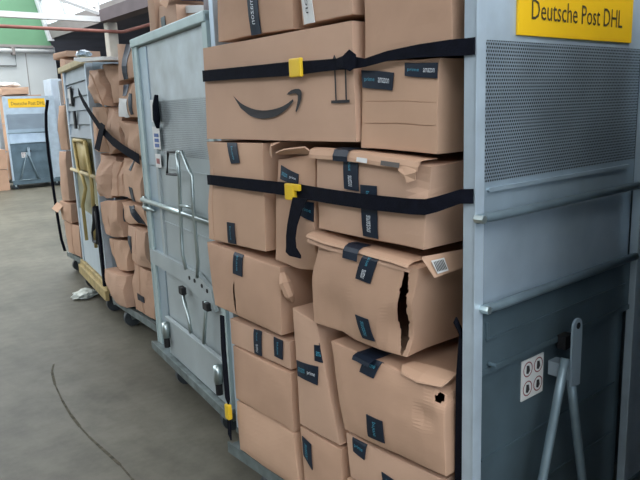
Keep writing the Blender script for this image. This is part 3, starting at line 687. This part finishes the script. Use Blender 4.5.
# ---------------------------------------------------------------- straps
def ribbon(b, fr, pts, th=.003):
    """pts: list of (x, y, ztop, zbottom) in the frame"""
    i = len(b.v); n = len(pts)
    for k, (x, y, zt, zb) in enumerate(pts):
        a = Vector(pts[max(0, k-1)][:2]); c = Vector(pts[min(n-1, k+1)][:2]); t = (c-a).normalized() if (c-a).length > 1e-6 else Vector((0, -1))
        nn = Vector((t.y, -t.x))*th*.5
        for sgn in (1, -1):
            for z in (zt, zb): b.v.append(tuple(fr.w(x+nn.x*sgn, y+nn.y*sgn, z)))
    for k in range(n-1):
        a = i+4*k; c = a+4
        b.f += [(a, c, c+1, a+1), (a+2, a+3, c+3, c+2), (a, a+2, c+2, c), (a+1, c+1, c+3, a+3)]
    b.f += [(i, i+1, i+3, i+2), (i+4*n-4, i+4*n-2, i+4*n-1, i+4*n-3)]
b = MB(); ribbon(b, FA, [(-.020, 1.160, 1.630, 1.591), (-.022, 1.14, 1.629, 1.591), (-.026, .9, 1.624, 1.586), (-.028, .65, 1.620, 1.580), (-.028, .60, 1.618, 1.580), (-.028, .50, 1.614, 1.582), (-.028, .42, 1.612, 1.582), (-.026, .385, 1.616, 1.580),
                          (-.022, .33, 1.604, 1.583), (-.020, .25, 1.616, 1.592), (-.018, .15, 1.622, 1.592), (-.012, .06, 1.624, 1.588), (-.006, .02, 1.623, 1.586), (-.004, -.001, 1.623, 1.586)])
s1 = b.build('lashing_strap', STRAP); tag(s1, 'upper black strap crossing the long smile box with yellow buckle', 'strap', 'black straps round the nearest container')
b = MB(); b.box(-.040, -.027, .578, .632, 1.574, 1.627, .004); b.build('buckle', YEL, s1)
b = MB(); ribbon(b, FA, [(-.03, .43, 1.612, 1.59), (-.034, .40, 1.616, 1.585), (-.034, .375, 1.630, 1.575), (-.03, .355, 1.616, 1.585)]); b.build('fold', STRAP, s1)
b = MB(); ribbon(b, FA, [(-.028, 1.165, 1.262, 1.226), (-.034, 1.13, 1.264, 1.228), (-.036, .9, 1.265, 1.226), (-.032, .72, 1.264, 1.224), (-.030, .64, 1.264, 1.222), (-.036, .57, 1.262, 1.220), (-.046, .45, 1.260, 1.219), (-.050, .3, 1.258, 1.218),
                          (-.042, .16, 1.257, 1.218), (-.034, .12, 1.258, 1.219), (-.022, .09, 1.266, 1.228), (-.010, .03, 1.286, 1.252), (-.004, -.001, 1.288, 1.254)])
s2 = b.build('lashing_strap', STRAP); tag(s2, 'lower black strap with yellow buckle and a loose hanging end', 'strap', 'black straps round the nearest container')
b = MB(); b.box(-.050, -.034, .625, .668, 1.214, 1.264, .004); b.box(-.048, -.036, .600, .627, 1.244, 1.264, .003); b.build('buckle', YEL, s2)
b = MB(); i = 0
pt = [(.555, .625, 1.225), (.585, .640, 1.19), (.612, .658, 1.14), (.624, .668, 1.10), (.622, .670, 1.07), (.600, .674, 1.050), (.600, .655, 1.040)]
for (ya, yb, z) in pt:
    for x in (-.052, -.048):
        for yy in (ya, yb): b.v.append(tuple(FA.w(x, yy, z)))
for k in range(len(pt)-1):
    a = 4*k; c = a+4; b.f += [(a, a+1, c+1, c), (a+2, c+2, c+3, a+3), (a, c, c+2, a+2), (a+1, a+3, c+3, c+1)]
b.f += [(0, 1, 3, 2), (4*len(pt)-4, 4*len(pt)-3, 4*len(pt)-1, 4*len(pt)-2)]
b.build('loose_end', STRAP, s2)
b = MB(); b.prism([(1.118, .735), (1.142, .735), (1.15, .60), (1.146, .40), (1.128, .375), (1.118, .40), (1.122, .60)], -.030, -.024, 'x'); s3 = b.build('lashing_strap', STRAP)
tag(s3, 'black strap end hanging low beside the boxes with yellow clip', 'strap', 'black straps round the nearest container')
b = MB(); b.box(-.038, -.020, 1.115, 1.143, .318, .378, .004); b.build('buckle', YEL, s3)
b = MB(); b.prism([(1.12, .32), (1.138, .32), (1.14, .25), (1.122, .23)], -.032, -.026, 'x'); b.build('loose_end', STRAP, s3)
# black webbing hanging inside the near end panel
b = MB(); b.prism([(.035, .90), (.050, .93), (.060, .80), (.062, .5), (.060, .19), (.036, .19), (.034, .6)], .012, .020, 'x'); b.prism([(.032, .905), (.055, .965), (.062, .95), (.005, .88)], .004, .010, 'x'); s4 = b.build('lashing_strap', STRAP)
tag(s4, 'black webbing hanging down behind the steel end post', 'strap', 'black straps round the nearest container')

# ---------------------------------------------------------------- boxes above the pale container B
GB = 'boxes sticking up behind the closed pale container'
def cB(lab, quad, x0, depth, **k): return Carton(FB, quad, x0, depth, lab, GB, **k)
for (ya, yb, lab) in ((1.03, .72, 'far'), (.70, .38, 'middle'), (.36, .05, 'near')):
    cB('large box inside the pale container at its %s side' % lab, [(ya, 1.30), (yb, 1.30), (yb, .195), (ya, .195)], .06, .6, seed=30+int(ya*10))
c = cB('tall box above the pale container, at its far corner', [(1.04, 2.30), (.92, 2.30), (.92, 1.31), (1.04, 1.31)], .08, .4, seed=34, m=1)
c = cB('box topped with blue bag above the pale container rail', [(.905, 2.035), (.63, 2.005), (.63, 1.31), (.905, 1.31)], .09, .4, seed=35, m=0, grooves=(('s', .12, .01, .2, 1, .01),))
c.tape([(.84, 1.97), (.78, 1.97), (.76, 1.89), (.83, 1.89)], ())
c.flap([[(.02, .66, 2.01), (.04, .62, 1.98)], [(.07, .80, 2.05), (.07, .63, 2.05)]], m=CARD[2])
c = cB('box with a white lid edge above the pale container rail', [(.62, 2.0), (.37, 1.965), (.37, 1.31), (.62, 1.31)], .14, .4, seed=36, m=1)
c.patch([(.62, 2.0), (.385, 1.965), (.385, 1.935), (.62, 1.965)], 'white_edge', PAPER)
c = cB('purplish dark wrapped box above the pale container beside the steel post', [(.355, 2.05), (.12, 2.02), (.12, 1.31), (.355, 1.31)], .12, .4, seed=37, m=1, amp=.015, name='wrapped_parcel', cat='parcel')
c.ob.data.materials[0] = mat('grey_wrap', rgb(128, 112, 118), .5, var=.25, scale=9)
def blob(name, fr, cx, cy, cz, rx, ry, rz, m, lab, cat, seed, amp=.35, sub=3):
    bm = bmesh.new(); bmesh.ops.create_icosphere(bm, subdivisions=sub, radius=1)
    zmin = 1e9
    for v in bm.verts:
        n_ = noise.noise(v.co*2.2+Vector((seed, 0, 0)))*amp+noise.noise(v.co*5+Vector((seed, 3, 0)))*amp*.5
        v.co *= 1+n_; v.co = Vector((v.co.x*rx, v.co.y*ry, max(v.co.z, -.85)*rz)); zmin = min(zmin, v.co.z)
    for v in bm.verts: v.co.z -= zmin
    me = bpy.data.meshes.new(name); bm.to_mesh(me); bm.free(); me.materials.append(m)
    o = bpy.data.objects.new(name, me); COL.objects.link(o); o.location = fr.w(cx, cy, cz); o.rotation_euler = (0, 0, fr.rz); tag(o, lab, cat); return o
blob('plastic_bag', FB, .28, .77, 2.055, .16, .11, .04, BLUEF, 'crumpled blue plastic bag on top of boxes above the pale container', 'bag', 4)

# ---------------------------------------------------------------- boxes of container C
GC = 'crumpled boxes in the strapped middle container'
def cC(lab, quad, x0=.0, depth=.5, **k):
    rnd = random.Random(k['seed']*7)
    quad = [(min(y, 1.075)+(rnd.uniform(-.002, .010) if i in (0, 3) else rnd.uniform(-.004, .016)), z+(rnd.uniform(-.012, .002) if i < 2 else rnd.uniform(0, .008))) for i, (y, z) in enumerate(quad)]
    x0 += rnd.choice((0, .0, .01, .03)); k['amp'] = k.get('amp', .006)*1.5+.004; k['xc'] = [rnd.uniform(-.015, .02) for _ in range(4)]
    k['dents'] = ((rnd.random(), rnd.choice((0, 1)), 0, .12, (.035, rnd.uniform(-.02, .02), 0)), (rnd.choice((0, 1)), rnd.random(), 0, .1, (.03, 0, 0)))
    return Carton(FC, quad, x0, depth, lab, GC, **k)
c = cC('top box of the middle container with dark vertical tape', [(.44, 1.925), (.155, 1.91), (.16, 1.692), (.455, 1.695)], .0, seed=41, m=0); c.tape([(.345, 1.91), (.285, 1.91), (.30, 1.70), (.355, 1.70)], ())
c = cC('upper box with a white wrapped corner and dark handle slot', [(.515, 1.686), (.16, 1.684), (.155, 1.462), (.558, 1.475)], -.01, seed=42, m=2, bulge=.015)
c.patch([(.54, 1.60), (.36, 1.590), (.374, 1.475), (.55, 1.480)], 'white_wrap', PAPER); c.patch([(.345, 1.625), (.29, 1.62), (.285, 1.49), (.325, 1.49)], 'handle_slot', TAPE)
c.tape([(.46, 1.683), (.42, 1.683), (.42, 1.61), (.46, 1.61)], ())
cC('dark brown box set back at the top of the middle container', [(.83, 1.83), (.50, 1.80), (.585, 1.56), (.78, 1.56)], .03, .4, seed=43, m=1)
c = cC('twisted tall box leaning at the top far corner of the middle container', [(1.07, 1.80), (.86, 1.78), (.80, 1.565), (.99, 1.57)], -.02, .4, seed=44, m=0, amp=.02, bulge=.03)
c.flap([[(-.05, .88, 1.78), (-.04, .84, 1.74)], [(-.05, .76, 1.66), (-.04, .74, 1.62)], [(-.05, .68, 1.56), (-.03, .68, 1.53)]], m=CARD[2])
cC('narrow upright box under the twisted one, at the far end', [(1.06, 1.56), (.835, 1.55), (.85, 1.25), (1.07, 1.24)], -.01, seed=45, m=2, amp=.008, grooves=(('s', .5, .03, .1, .9, .01),))
cC('small upright box crossed by the slanting strap', [(.815, 1.545), (.575, 1.53), (.585, 1.30), (.82, 1.24)], .0, seed=46, m=0, amp=.012, grooves=(('s', .45, .03, .1, .9, .01),))
cC('small box below the white wrapped corner', [(.545, 1.465), (.375, 1.45), (.385, 1.235), (.57, 1.24)], -.01, seed=47, m=1, amp=.01)
cC('small box under the handle slot beside the pale container', [(.36, 1.45), (.16, 1.45), (.16, 1.235), (.37, 1.235)], .0, seed=48, m=2, amp=.008, grooves=(('s', .5, .03, .1, .9, .01),))
c = cC('square box with dark tape above and below its middle, beside the pale container', [(.500, 1.225), (.196, 1.225), (.196, .955), (.495, .975)], -.015, seed=49, m=2)
c.tape([(.40, 1.215), (.35, 1.215), (.355, 1.15), (.40, 1.15)], ()); c.tape([(.39, 1.05), (.33, 1.05), (.29, .965), (.36, .965)], ())
cC('crushed pinkish box bulging over the louvred container edge', [(1.09, 1.22), (.83, 1.225), (.86, .93), (1.08, .925)], -.03, .5, seed=50, m=0, amp=.02, bulge=.03)
cC('folded upright box in the centre of the middle container', [(.80, 1.20), (.53, 1.20), (.56, .96), (.85, .935)], -.005, seed=51, m=1, amp=.014, grooves=(('s', .4, .04, .0, 1, .015), ('s', .7, .03, .1, 1, .01)))
cC('box with one slanting crease, below the crushed pinkish box', [(1.12, .905), (.69, .93), (.66, .675), (1.03, .650)], -.02, seed=52, m=1, amp=.008, grooves=(('s', .4, .02, 0, .5, .012),))
c = cC('box with slanting dark tape and torn top, beside the pale container', [(.66, .935), (.217, .935), (.205, .805), (.60, .80)], -.01, seed=53, m=2, amp=.01); c.tape([(.45, .93), (.36, .93), (.26, .815), (.34, .815)], ()); c.tape([(.65, .90), (.56, .90), (.54, .815), (.60, .815)], ())
cC('narrow box with a vertical seam, third from the bottom at the far side', [(1.02, .635), (.66, .662), (.655, .44), (1.02, .405)], -.0, seed=54, m=2, amp=.006, grooves=(('s', .3, .02, .1, 1, .015),))
cC('bottom box at the far side of the middle container, leaning outwards', [(1.07, .395), (.645, .43), (.63, .195), (1.03, .19)], -.045, seed=55, m=0, amp=.006, bulge=.02)
c = cC('tall box with a straight vertical seam beside the pale container', [(.56, .795), (.19, .79), (.215, .535), (.555, .552)], -.012, seed=56, m=0, grooves=(('s', .55, .02, .0, 1, .012),)); c.tape([(.56, .72), (.47, .72), (.47, .60), (.56, .60)], ())
c = cC('bottom box with a small dark mark beside the pale container', [(.615, .528), (.219, .515), (.239, .196), (.605, .192)], -.02, seed=57, m=1, amp=.006, grooves=(('s', .45, .02, .0, 1, .012),)); c.tape([(.50, .33), (.38, .33), (.38, .285), (.50, .285)], ())
b = MB(); b.prism([(.47, 1.845), (.95, 1.875), (1.09, 1.89), (1.10, 1.87), (.95, 1.85), (.47, 1.825)], -.08, .3, 'x')
o = b.build('foam_sheet', PAPER); o.location = FC.w(0, 0, .0); o.rotation_euler = (0, 0, FC.rz); tag(o, 'thin white foam sheet lying across the top of the middle boxes', 'foam sheet')
for nm, y0_, y1_, z0_, z1_, x_ in (('black strap hanging in the gap beside the closed pale container', .0, .018, .26, 1.20, -.03), ('black webbing bundle hanging beside the pale lower panel of the louvred container', 1.085, 1.115, .26, .86, -.04)):
    b = MB(); m_ = (z0_+z1_)/2; b.prism([(y0_, z1_), (y1_, z1_-.01), (y1_+.008, m_), (y1_, z0_), (y0_+.004, z0_), (y0_-.006, m_)], x_, x_+.02, 'x')
    o = b.build('lashing_strap', STRAP); o.location = FC.o; o.rotation_euler = (0, 0, FC.rz); tag(o, nm, 'strap')
# slanting strap
b = MB(); ribbon(b, FC, [(-.06, 1.14, 1.69, 1.645), (-.06, 1.05, 1.62, 1.57), (-.055, .9, 1.52, 1.47), (-.05, .75, 1.44, 1.38), (-.045, .55, 1.36, 1.30), (-.045, .35, 1.31, 1.255), (-.03, .14, 1.26, 1.20)])
s5 = b.build('lashing_strap', STRAP); tag(s5, 'black strap slanting down across the crumpled boxes', 'strap', 'black straps on the middle container')
b = MB(); b.prism([(.705, 1.45), (.625, 1.43), (.80, 1.26), (.90, 1.275)], -.062, -.058, 'x'); o = b.build('loose_end', STRAP, s5); o.location = FC.o; o.rotation_euler = (0, 0, FC.rz)
blob('plastic_film', FD, .0, .07, 1.906, .05, .09, .03, PLAST, 'pale blue crumpled plastic film on the end of the cream rail', 'plastic film', 8)

# ---------------------------------------------------------------- boxes of container E
GE = 'boxes in the farthest container of the row'
def cE(lab, quad, x0=.0, depth=.5, **k): return Carton(FE, quad, x0, depth, lab, GE, **k)
cE('brown box on top of the farthest container in the row', [(.48, 2.08), (.04, 2.07), (.04, 2.018), (.48, 2.018)], .04, .3, seed=61, m=1)
cE('upper box in the farthest container, dark strap beside it', [(.22, 2.01), (.09, 2.0), (.10, 1.62), (.28, 1.61)], .03, seed=62, m=0, amp=.01)
cE('crumpled upright box in the farthest container, second from the top', [(.29, 1.605), (.09, 1.605), (.13, 1.20), (.39, 1.20)], -.01, seed=63, m=2, amp=.012, bulge=.03)
cE('long upright box in the farthest container, below its middle', [(.41, 1.19), (.17, 1.19), (.27, .715), (.53, .71)], -.02, seed=64, m=0, amp=.012, bulge=.02)
c = cE('torn box with a folded flap near the foot of the farthest container', [(.60, .705), (.24, .705), (.26, .515), (.60, .51)], -.02, seed=65, m=1, amp=.012); c.flap([[(-.03, .65, .68), (-.03, .45, .66)], [(-.08, .68, .62), (-.08, .48, .60)]], m=CARD[2])
cE('bottom box of the farthest container', [(.59, .50), (.12, .50), (.15, .196), (.55, .19)], -.0, seed=66, m=1, amp=.006, grooves=(('s', .5, .02, .0, 1, .01),))
b = MB(); b.tube([tuple(FE.w(*p)) for p in ((-.03, .56, 1.66), (-.045, .61, 1.55), (-.05, .66, 1.38), (-.05, .68, 1.15), (-.04, .69, .8), (-.03, .69, .5), (-.02, .69, .3), (.0, .68, .18))], .014, 6); s6 = b.build('lashing_strap', STRAP); tag(s6, 'black strap hanging down the far side of the farthest row container', 'strap')

# ---------------------------------------------------------------- load of the container by the back wall
GF = 'boxes around the container by the back wall'
def cF(lab, quad, x0, depth, y0=0, **k): return Carton(FF, quad, x0, depth, lab, GF, **k)
for j, (z0, z1) in enumerate(((.18, .8), (.81, 1.42), (1.43, 2.03))):
    cF('box loaded inside the back wall container, %s of its stack' % ('lowest', 'middle', 'topmost')[j], [(.65, z1), (.08, z1), (.08, z0), (.65, z0)], .08, .75, seed=80+j, m=j)
c = cF('pale box lying on top of the container by the back wall', [(.58, 2.19), (.02, 2.19), (.02, 2.04), (.58, 2.04)], .02, .55, seed=84, m=0, amp=.02)
blob('paper_sack', FF, .2, .3, 2.20, .28, .2, .06, PAPER, 'white sack on the pale box by the back wall', 'sack', 6, .2)
for j, (z0, z1) in enumerate(((0, .45), (.46, .88))):
    Carton(FF, [(.5, z1), (.05, z1), (.05, z0), (.5, z0)], -.50, .44, '%s brown box on the floor left of the back wall container' % ('lower', 'upper')[j], GF, seed=86+j, m=1)
blob('paper_scrap', Frame(.6, 4.45, 0), 0, 0, 0, .10, .07, .035, mat('scrap_pale', rgb(205, 212, 206), .6, var=.1, scale=30), 'small crumpled pale paper scrap on the concrete floor', 'litter', 12, .6)
